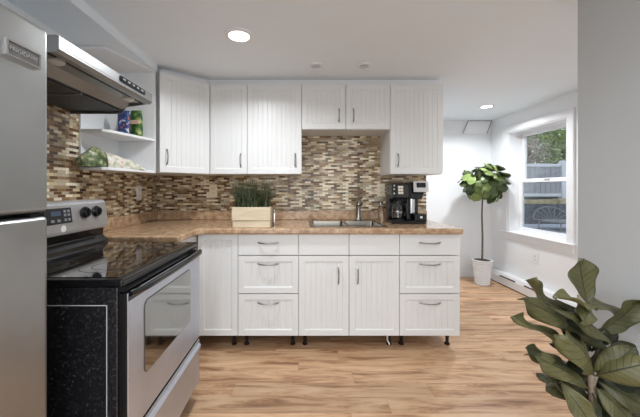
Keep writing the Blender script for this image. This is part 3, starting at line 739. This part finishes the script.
# ---------------------------------------------------------------- range hood
HY0, HY1 = 1.11, 1.80
hd = thing('range_hood', (-1.15, 1.47, 1.68), 'stainless under-cabinet range hood mounted above the range', 'range hood')
prof = [(XL, 1.798), (-.917, 1.798), (-.905, 1.794), (-.905, 1.745), (-.920, 1.733), (-.945, 1.733), (-1.06, 1.716), (-1.09, 1.676), (XL, 1.676)]
sh_ = MB()
sh_.prism(prof, HY0, HY0+.004, 'y').prism(prof, HY1-.004, HY1, 'y')
sh_.prism([(XL, 1.794), (-.909, 1.794), (-.905, 1.794), (-.917, 1.798), (XL, 1.798)], HY0+.004, HY1-.004, 'y')
sh_.prism([(-.905, 1.794), (-.905, 1.745), (-.920, 1.733), (-.945, 1.733), (-.945, 1.737), (-.921, 1.737), (-.909, 1.747), (-.909, 1.794)], HY0+.004, HY1-.004, 'y')
sh_.build('hood_shell', M['hood'], hd)
MB().box(-.906, -.9045, HY0+.004, HY1-.004, 1.752, 1.755).build('face_groove', M['greytrim'], hd)
MB().box(-.975, -.9455, HY0+.004, HY1-.004, 1.742, 1.756).build('front_gap', M['black'], hd)  # solid black strip stands in for the shade in the gap behind the lip
lb = MB().prism([(-.972, 1.757), (-.972, 1.738), (-1.03, 1.735), (-1.08, 1.700), (-1.08, 1.757)], HY0+.006, HY1-.006, 'y').build('light_bar', M['hood'], hd)
for yy in (1.20, 1.70):
    l_ = MB().lathe([(.032, 0), (.031, -.010), (.020, -.017), (.001, -.020)], (-.992, yy, 1.742), 28).build('lamp_lens', M['hoodlens'], lb, smooth=True)
for (a, b_) in ((HY0+.008, 1.462), (1.470, HY1-.008)):
    MB().box(-1.385, -1.085, a, b_, 1.690, 1.698).build('filter', M['filter'], hd)
MB().box(-1.385, -1.085, 1.462, 1.470, 1.686, 1.70).build('filter_rail', M['hood'], hd)
cpd = MB().prism(rrect(1.475, 1.715, 1.760, 1.789, .012), -.906, -.901, 'x').build('control_pad', M['black'], hd)
for k in range(5): MB().box(-.9015, -.8995, 1.50+k*.042, 1.522+k*.042, 1.773, 1.782).build('button', M['btn_grey'], cpd)

# ---------------------------------------------------------------- coffee maker
cfx0, cfx1 = .722, 1.062; cy0 = 2.545
cf = thing('coffee_maker', (.89, 2.66, CT1), 'black two-way coffee maker with glass carafe and silver pod side', 'coffee maker')
Z = CT1
MB().prism([(cfx0, cy0+.01), (cfx0+.02, cy0), (cfx1-.02, cy0), (cfx1, cy0+.01), (cfx1, 2.81), (cfx0, 2.81)], Z+.001, Z+.028).build('base', M['black'], cf, bevel=.005)
MB().box(cfx0+.004, cfx1-.02, 2.72, 2.81, Z+.026, Z+.315).build('rear_body', M['black'], cf, bevel=.008)
# left brewing head with panel
hdL = MB().prism([(2.555, Z+.215), (2.575, Z+.205), (2.80, Z+.205), (2.80, Z+.335), (2.60, Z+.335), (2.572, Z+.325)], cfx0+.002, .925, 'x').build('brew_head', M['black'], cf, bevel=.006, segs=3)
pan = MB().prism([(2.5535, Z+.222), (2.5695, Z+.322), (2.575, Z+.322), (2.560, Z+.222)], cfx0+.045, cfx0+.165, 'x').build('control_panel', M['blackmatte'], hdL)
def pf(z): return 2.5535+(z-.222)*.16-.0015
for i in range(2):
    for j in range(3):
        x = .784+i*.026; z = .245+j*.0235
        MB().box(x, x+.023, pf(z)-.001, pf(z)+.006, Z+z, Z+z+.0195).build('button', M['btn'], pan)
for z in (.25, .285, .315): MB().lathe([(.008, 0), (.008, -.004), (.001, -.004)], (cfx0+.022, 2.563, Z+z), 12, 'y').build('indicator', M['chrome'], hdL)
# side post between carafe bay and pod bay, hot plate, carafe
MB().box(.885, .925, 2.60, 2.75, Z+.028, Z+.21).build('centre_column', M['black'], cf, bevel=.006)
MB().lathe([(.062, 0), (.062, .006), (.001, .006)], (.802, 2.635, Z+.028), 32).build('hot_plate', M['blackmatte'], cf)
ca = MB().lathe([(.050, 0), (.058, .012), (.060, .055), (.054, .095), (.040, .122), (.036, .135), (.033, .135), (.037, .121), (.051, .094), (.057, .055), (.055, .013), (.001, .003)], (.802, 2.635, Z+.036), 36, cap=False).build('carafe', M['glass'], cf, smooth=True)
MB().lathe([(.040, .128), (.042, .145), (.034, .158), (.001, .160)], (.802, 2.635, Z+.036), 32).build('carafe_lid', M['black'], ca, smooth=True)
MB().tube([(.842, 2.61, Z+.165), (.868, 2.585, Z+.160), (.875, 2.575, Z+.12), (.868, 2.582, Z+.075), (.855, 2.595, Z+.065)], .010, 10).build('carafe_handle', M['black'], ca, smooth=True)
MB().lathe([(.0585, .0), (.0615, .004), (.0615, .010), (.0585, .012)], (.802, 2.635, Z+.088), 36, cap=False).build('carafe_band', M['chrome'], ca, smooth=True)
# pod side: silver flared lid, throat, drip base
tp_ = MB().prism([(.935, 2.57), (1.062, 2.57), (1.075, 2.62), (1.06, 2.80), (.93, 2.80)], Z+.255, Z+.275).prism([(.930, 2.565), (1.055, 2.555), (1.085, 2.60), (1.06, 2.80), (.925, 2.80)], Z+.275, Z+.345).build('pod_head', M['black'], cf, bevel=.006)
MB().prism([(2.534, Z+.262), (2.552, Z+.262), (2.560, Z+.350), (2.548, Z+.350)], .932, 1.078, 'x').build('silver_face', M['silver'], tp_, bevel=.002)
MB().prism([(2.5375, Z+.298), (2.545, Z+.298), (2.549, Z+.338), (2.5435, Z+.338)], .960, 1.050, 'x').build('lid_window', M['black'], tp_)
MB().prism([(.945, Z+.20), (1.035, Z+.20), (1.06, Z+.256), (.935, Z+.256)], 2.60, 2.75, 'y').build('pod_throat', M['black'], cf, bevel=.008)
MB().box(.945, cfx1-.004, 2.535, 2.70, Z+.026, Z+.082).build('drip_base', M['black'], cf, bevel=.006)
MB().box(.993, 1.015, 2.5335, 2.536, Z+.048, Z+.064).build('badge', M['plate_white'], cf)
MB().lathe([(.036, 0), (.040, .10), (.041, .135), (.038, .135), (.033, .004), (.001, .002)], (.945, 2.665, Z+.084), 28, cap=False).build('tumbler', M['chrome'], cf, smooth=True)

cf.scale = (.85, .80, 1.03); cf.location = (.903, 2.597, CT1)

# ---------------------------------------------------------------- planter with grass
px0, px1, py0, py1 = -.534, -.239, 2.262, 2.37
pl = thing('grass_planter', (-.39, 2.316, CT1), 'pale wooden box planter of dark artificial grass on the countertop', 'planter')
m = MB(); t = .012
m.cells([px0, px0+t, px1-t, px1], [py0, py0+t, py1-t, py1], lambda u, v: not (px0+t < u < px1-t and py0+t < v < py1-t), CT1+.055, CT1+.157)
m.build('box', M['woodbox'], pl, bevel=.002)
MB().box(px0+.006, px1-.002, py0+.004, py1-.002, CT1+.001, CT1+.053).build('lower_plank', M['woodbox'], pl, bevel=.002)
MB().box(px0+t, px1-t, py0+t, py1-t, CT1+.053, CT1+.135).build('soil', M['soil'], pl)
gb = MB(); rnd = random.Random(3)
for k in range(430):
    x = rnd.uniform(px0+.018, px1-.018); y = rnd.uniform(py0+.018, py1-.018); z = CT1+.13
    h = rnd.uniform(.15, .265); a = rnd.uniform(0, 2*PI); lean = rnd.uniform(.0, .13)
    lx = lean*math.cos(a)+(x-(px0+px1)/2)*.22; ly = lean*math.sin(a)*.7; wv = rnd.uniform(.0028, .005); b2 = rnd.uniform(0, PI)
    dx, dy = wv*math.cos(b2), wv*math.sin(b2); prev = None
    for j in range(5):
        t_ = j/4; c0 = Vector((x+lx*t_**1.8, y+ly*t_**1.8, z+h*t_-.02*lean*20*t_**3)); ww = 1-.85*t_
        cur = (gb.b.verts.new(c0+Vector((dx*ww, dy*ww, 0))), gb.b.verts.new(c0-Vector((dx*ww, dy*ww, 0))))
        if prev: gb.b.faces.new([prev[0], prev[1], cur[1], cur[0]])
        prev = cur
tag(gb.build('grass', M['grass'], pl, fixn=False), kind='stuff')
# slim shiny canister beside the planter
tag(MB().lathe([(.014, 0), (.015, .004), (.015, .100), (.013, .106), (.009, .112), (.009, .125), (.001, .127)], (-.243+.018, 2.42, CT1+.001), 20).build('small_bottle', M['chrome'], smooth=True), 'slim shiny bottle standing at the right end of the grass planter', 'bottle')

# ---------------------------------------------------------------- fig plants
def leaf(mb, uvl, tl, base, tip, width, normal, curl=.15, cup=.15, tint=.5, wave=.03, seed=0, rise=0.0, nu=8, nv=14):
    """broad fiddle-shaped blade from base to tip; `normal` is roughly the way its face looks"""
    base = Vector(base); tip = Vector(tip); ax = tip-base; L = ax.length; ax.normalize()
    nn = Vector(normal); nn = (nn-ax*nn.dot(ax)).normalized(); sd = ax.cross(nn); rnd = random.Random(seed); p1, p2 = rnd.uniform(0, 6), rnd.uniform(0, 6)
    G = []
    for j in range(nv+1):
        v = j/nv; s = max(0, v-.06)/.94
        wd = width*.5*(math.sin(PI*min(1, s**1.15))**.60 if 0 < s < 1 else 0)*(.72+.42*s)+.0025*(1-v)
        row = []
        for i in range(nu+1):
            u = i/nu*2-1
            h = curl*L*(math.sin(PI*v))*1.0+cup*width*(abs(u)**1.6)*(.5+.5*v)+wave*L*math.sin(v*11+p1+(2.2 if u > 0 else 0))*abs(u)**2*(.2+v)
            row.append(mb.b.verts.new(base+ax*(L*v)+sd*(wd*u)+nn*h))
        G.append(row)
    for j in range(nv):
        for i in range(nu):
            f = mb.b.faces.new([G[j][i], G[j][i+1], G[j+1][i+1], G[j+1][i]]); f.smooth = True
            for lp, (a, b_) in zip(f.loops, ((i, j), (i+1, j), (i+1, j+1), (i, j+1))):
                lp[uvl].uv = (a/nu, b_/nv)
                lp.vert[tl] = tint
def foliage_builder():
    mb = MB(); uvl = mb.b.loops.layers.uv.new('UVMap'); tl = mb.b.verts.layers.float.new('tint'); return mb, uvl, tl
def thick(o, t=.0012):
    md = o.modifiers.new('solid', 'SOLIDIFY'); md.thickness = t; return o

# far fig tree in the corner
fxc, fyc = 2.31, 3.82
ft = thing('potted_fig_tree', (fxc, fyc, 0), 'slim fig tree with a ball of leaves in the far corner by the window', 'plant')
rp = [(.078, .001), (.080, .01)]
for k in range(11):
    z = .012+k*.026; r = .078+.026*(z/.30); rp += [(r+.003, z), (r+.011, z+.009), (r+.004, z+.019), (r-.002, z+.023)]
rp += [(.120, .312), (.120, .322), (.110, .322), (.106, .30), (.001, .30)]
MB().lathe(rp, (fxc, fyc, 0), 40).build('pot', M['pot'], ft, smooth=True)
MB().lathe([(.105, .301), (.09, .312), (.001, .316)], (fxc, fyc, 0), 24).build('soil', M['soil'], ft)
MB().tube([(fxc, fyc, .30), (fxc+.004, fyc, .6), (fxc-.004, fyc, .9), (fxc+.006, fyc, 1.15), (fxc+.01, fyc, 1.36)], [.012, .011, .010, .009, .007], 10).build('stem', M['stemdark'], ft, smooth=True)
mb, uvl, tl = foliage_builder(); rnd = random.Random(11)
cz = 1.285
for k in range(74):
    a = k*2.39996; v = (k+.5)/74; el = math.asin(1-2*v)*.95
    dirv = Vector((math.cos(a)*math.cos(el), math.sin(a)*math.cos(el), math.sin(el)))
    sc = rnd.uniform(.75, 1.05)
    mid_ = Vector((fxc+.028+dirv.x*.275*sc, fyc-.02+dirv.y*.16*sc, cz+.025+dirv.z*.215*sc))
    L = rnd.uniform(.14, .195)
    tg = Vector((rnd.uniform(-1, 1), rnd.uniform(-1, 1), rnd.uniform(-1.1, .5))); tg -= dirv*tg.dot(dirv)
    tipd = (tg.normalized()*.9+dirv*.45+Vector((dirv.x*.3, 0, 0))).normalized()
    nr = dirv+Vector((rnd.uniform(-.4, .4), -.3, rnd.uniform(0, .7)))
    leaf(mb, uvl, tl, mid_-tipd*L*.5, mid_+tipd*L*.5, L*rnd.uniform(.58, .72), nr, curl=rnd.uniform(.0, .12), cup=rnd.uniform(-.2, .1), tint=rnd.choice((.1, .25, .5, .9)), seed=k, nu=4, nv=9)
for k in range(26):
    a = k*2.4; e_ = Vector((fxc+math.cos(a)*.17, fyc+math.sin(a)*.10, cz-.12+.26*((k*7) % 26)/26))
    mb.tube([(fxc+.008, fyc, max(1.14, e_.z-.10)), e_], [.004, .0025], 5)
for v in mb.b.verts: v.co.x = min(v.co.x, 2.632)
thick(mb.build('foliage', M['leaf_far'], ft, fixn=False))

# near fig plant
tx, ty = 1.074, 1.10
fp = thing('potted_fig_plant', (tx, ty, 0), 'large broad-leaved fig plant in the right foreground by the grey wall', 'plant')
MB().lathe([(.10, .001), (.125, .12), (.135, .25), (.138, .262), (.125, .262), (.12, .235), (.001, .235)], (tx, ty, 0), 40).build('pot', M['pot'], fp, smooth=True)
MB().lathe([(.119, .236), (.08, .245), (.001, .248)], (tx, ty, 0), 24).build('soil', M['soil'], fp)
trk = MB().tube([(tx, ty, .24), (tx+.006, ty, .38), (tx-.004, ty, .47), (tx, ty+.01, .55), (tx-.02, ty+.02, .64), (tx-.03, ty+.02, .72), (tx-.025, ty+.03, .82)], [.015, .013, .0125, .011, .009, .007, .005], 10)
trk.tube([(tx+.02, ty+.04, .24), (tx+.10, ty+.05, .33), (tx+.15, ty+.06, .42), (tx+.13, ty+.06, .55)], [.012, .010, .009, .007], 10)
trk.build('stem', M['bark'], fp, smooth=True)
def W(px, py, Y):   # world point at depth Y
    s = 298/Y; return ((px-302)/s, Y, EYE-(py-188)/s)
mb, uvl, tl = foliage_builder()
LV = [ ((590, 350, 1.18), (560, 325, 1.14), .09, (-.2, -1, .3), .05, .1, .0),
 ((592, 385, 1.17), (556, 365, 1.13), .10, (-.2, -1, .3), .05, .1, .0),
 ((590, 350, 1.18), (614, 318, 1.16), .08, (.2, -1, .3), .05, .1, .02),
 ((592, 390, 1.18), (628, 372, 1.16), .11, (.2, -1, .3), .05, .1, .0),
 ((592, 398, 1.16), (612, 440, 1.12), .11, (.2, -1, .3), .05, .1, .0),
 # base px,py,Y   tip px,py,Y   width  normal          curl cup tint
 ((588, 304, 1.13), (579, 257, 1.15), .120, (.1, -1, .1), -.02, .10, .50),
 ((597, 310, 1.12), (557, 297, 1.02), .085, (.1, -.25, 1), .04, .10, .85),
 ((584, 305, 1.13), (617, 306, 1.20), .085, (0, -.40, 1), .05, -.10, .55),
 ((588, 304, 1.12), (583, 320, 1.00), .060, (0, -.8, .7), .08, -.2, .60),
 ((595, 333, 1.12), (638, 300, 1.14), .085, (.35, -1, .35), .05, .25, .30),
 ((591, 318, 1.12), (526, 279, 1.06), .055, (.5, -.8, .6), -.10, .25, .50),
 ((575, 332, 1.11), (524, 299, 1.02), .075, (.2, -1, .45), .08, -.25, .42),
 ((550, 305, 1.04), (613, 342, 1.04), .060, (.3, -.8, .9), .08, -.3, .35),
 ((556, 315, 1.07), (606, 345, 1.09), .060, (.1, -1, .6), .04, -.2, .15),
 ((577, 361, 1.10), (513, 315, 1.02), .052, (.5, -.7, .8), .05, .2, .50),
 ((586, 360, 1.12), (555, 342, 1.06), .055, (.2, -.8, .6), .05, -.15, .0),
 ((574, 372, 1.10), (526, 347, 1.00), .058, (.25, -.7, .9), .06, -.2, .22),
 ((590, 388, 1.08), (532, 354, 1.00), .066, (.25, -.9, .6), .06, -.2, .62),
 ((594, 375, 1.10), (568, 335, .99), .115, (.4, -1, .5), .06, -.25, .72),
 ((594, 375, 1.08), (650, 362, 1.00), .110, (-.1, -.9, .8), .14, -.25, .66),
 ((592, 372, 1.09), (632, 348, 1.04), .085, (-.1, -1, .5), .10, -.2, .50),
 ((597, 374, 1.10), (652, 393, 1.06), .085, (-.1, -.8, .8), .05, -.15, .0),
 ((598, 380, 1.09), (648, 408, 1.03), .080, (.0, -.9, .7), .06, -.2, .40),
 ((596, 386, 1.08), (634, 424, 1.02), .095, (.2, -1, .5), .06, -.15, .50),
 ((593, 392, 1.08), (604, 432, 1.02), .060, (.5, -1, .1), .05, -.1, .15),
 ((560, 380, 1.05), (592, 424, 1.00), .070, (-.4, -1, .4), .05, .18, .66),
 ((588, 400, 1.12), (566, 382, 1.06), .06, (.2, -1, .4), .04, .1, .1),
 ((600, 358, 1.17), (636, 345, 1.13), .080, (.1, -1, .5), .05, .1, .05),
 ((598, 402, 1.13), (648, 420, 1.11), .10, (.0, -.9, .6), .05, -.1, .25),
 ((588, 345, 1.15), (568, 316, 1.10), .07, (-.2, -1, .3), .05, .1, .12),
 ((586, 345, 1.15), (606, 328, 1.10), .065, (.2, -1, .2), .05, .1, .10),
 ((586, 372, 1.14), (570, 345, 1.12), .07, (.2, -1, .3), .05, .1, .08),
 ((590, 372, 1.14), (604, 345, 1.12), .07, (.0, -1, .3), .05, .1, .15),
 ((592, 402, 1.14), (575, 440, 1.08), .09, (.2, -1, .4), .05, .1, .3),
]
for k, (b0, t0, wd, nr, cu, cp_, ti) in enumerate(LV):
    leaf(mb, uvl, tl, W(*b0), W(*t0), wd, nr, curl=cu, cup=cp_, tint=ti, seed=k, wave=.06, nu=10, nv=22)
# leaves on the sides the photograph looks away from
rnd = random.Random(5)
for k in range(9):
    a = rnd.uniform(-.2, PI+.2); z = rnd.uniform(.42, .75); s0 = Vector((tx, ty+.01, z)); L = rnd.uniform(.12, .17)
    dv = Vector((math.cos(a)*.75, abs(math.sin(a)), rnd.uniform(-.1, .5))).normalized()
    leaf(mb, uvl, tl, s0, s0+dv*L, .09, (0, -.3, 1), curl=.05, cup=-.15, tint=rnd.random()*.6, seed=50+k)
thick(mb.build('foliage', M['leaf_front'], fp, fixn=False))

# ---------------------------------------------------------------- outside the window
def m_bank():
    m, nt, b = nmat('dark_gravel_mulch')
    n = nt.nodes.new('ShaderNodeTexNoise'); n.inputs['Scale'].default_value = 22; n.inputs['Detail'].default_value = 5; nt.links.new(coords(nt), n.inputs['Vector'])
    r = ramp(nt, [(.35, (.012, .018, .03)), (.55, (.05, .06, .075)), (.72, (.17, .19, .20))]); nt.links.new(n.outputs[0], r.inputs[0]); nt.links.new(r.outputs[0], b.inputs['Base Color']); setp(b, rough=.95); return m
M['bank'] = m_bank()
o = MB().box(XR+.2, 14, .5, 20, .30, .50).build('patio_ground', M['concrete']); o['kind'] = 'structure'
o = MB().prism([(6.15, .50), (7.45, .87), (8.3, .95), (18, .95), (18, .45), (6.15, .45)], XR+.25, 14, 'x').build('garden_bank', M['bank']); o['kind'] = 'structure'
sr = random.Random(2); x = 3.6; q = 0
kb = thing('stone_edging', (6.5, 7.45, .87), 'row of ochre stone edging at the foot of the garden fence', 'edging')
mbs = MB()
while x < 11:
    l = sr.uniform(.25, .5); h = sr.uniform(.08, .11); mbs.box(x, x+l-.012, 7.40, 7.62, .84, .87+h); x += l
mbs.build('stones', M['stone'], kb, bevel=.02)
fe = thing('garden_fence', (7, 8, .95), 'grey vertical-board garden fence outside the window', 'fence')
def boards(x0, x1):
    m = MB(); x = x0
    while x < x1-.01: m.box(x+.004, min(x+.135, x1), 8.0, 8.03, 1.08, 1.84); x += .14
    m.build('boards', M['fence'], fe, bevel=.004)
    MB().box(x0, x1, 7.98, 8.05, 1.82, 1.90).build('top_rail', M['fence_w'], fe, bevel=.005)
    MB().box(x0, x1, 7.98, 8.05, 1.02, 1.10).build('bottom_rail', M['fence_w'], fe, bevel=.005)
for (a, b_) in ((2.9, 4.74), (4.86, 6.94), (7.06, 9.14), (9.26, 11.3)): boards(a, b_)
for x in (4.8, 7.0, 9.2):
    MB().box(x-.06, x+.06, 7.95, 8.07, .94, 1.94).prism([(x-.07, 1.94), (x+.07, 1.94), (x, 1.99)], 7.94, 8.08, 'y').build('post', M['fence_w'], fe, bevel=.003)
def tree(c, r, n, mat, label, trunk_h, seed, size=.12):
    t = thing('garden_tree', (c[0], c[1], .95), label, 'tree'); rnd = random.Random(seed)
    m = MB().tube([(c[0], c[1], .95), (c[0]+.1, c[1], 1+trunk_h*.5), (c[0]-.05, c[1], .95+trunk_h)], [.12, .1, .07], 8)
    for k in range(9):
        a = rnd.uniform(0, 6.28); e_ = Vector((c[0]+math.cos(a)*r[0]*.7, c[1]+math.sin(a)*r[1]*.6, c[2]+rnd.uniform(-.6, .6)*r[2]))
        s0 = Vector((c[0], c[1], .95+trunk_h*rnd.uniform(.5, 1))); m.tube([s0, (s0+e_)/2+Vector((0, 0, .15)), e_], [.05, .035, .015], 6)
    m.build('trunk', M['stemdark'], t, smooth=True)
    f = MB()
    cl = [Vector((c[0]+rnd.uniform(-.75, .75)*r[0], c[1]+rnd.uniform(-.75, .75)*r[1], c[2]+rnd.uniform(-.75, .75)*r[2])) for _ in range(26)]
    for k in range(n):
        q = rnd.choice(cl); p = q+Vector((rnd.gauss(0, .28), rnd.gauss(0, .28), rnd.gauss(0, .22)))
        a = Vector((rnd.gauss(0, 1), rnd.gauss(0, 1), rnd.gauss(0, 1))).normalized(); b2 = a.cross(Vector((rnd.gauss(0, 1), rnd.gauss(0, 1), 1))).normalized()
        s = size*rnd.uniform(.6, 1.2)
        f.quad([p-a*s*.5, p+b2*s*.3, p+a*s*.5, p-b2*s*.3])
    f.build('foliage', mat, t, fixn=False)
tree((9.9, 10.8, 2.6), (1.3, 1.0, 1.3), 9000, M['tree'], 'green leafy tree rising behind the garden fence', 1.2, 1)
tree((12.6, 15.2, 3.4), (2.0, 1.2, 2.0), 9000, M['tree'], 'tall green tree farther back, right of the pale shrub', 1.8, 4)
tree((7.0, 9.6, 2.0), (.45, .5, .7), 3500, M['tree2'], 'pale brown dry shrub behind the left part of the garden fence', .8, 3, .09)
# metal garden chair
gx, gy, gz = 4.62, 5.5, .50
gc = thing('garden_chair', (gx, gy, gz), 'curved-back metal garden chair on the patio outside the window', 'chair')
arc = [(gx+.34*math.cos(a), gy+.10*math.sin(a), gz+.16+.23*math.sin(a)) for a in [PI*k/16 for k in range(17)]]
bk = MB().tube(arc, .010, 8); bk.tube([(gx-.34, gy, gz+.16), (gx+.34, gy, gz+.16)], .008, 8)
bk.build('back_frame', M['iron'], gc, smooth=True)
for k in range(1, 8):
    a = PI*k/8; MB().tube([(gx+.06*math.cos(a), gy, gz+.16), (gx+.34*math.cos(a), gy+.10*math.sin(a), gz+.16+.23*math.sin(a))], .005, 6).build('spindle', M['iron'], gc)
MB().lathe([(.33, 0), (.34, .01), (.33, .02), (.001, .022)], (gx, gy-.28, gz+.14), 28).build('seat', M['iron'], gc)
for (a, b_) in ((-.26, -.48), (.26, -.48), (-.28, -.06), (.28, -.06)): MB().tube([(gx+a, gy+b_, gz+.15), (gx+a*1.1, gy+b_*1.05, gz)], .010, 8).build('leg', M['iron'], gc)
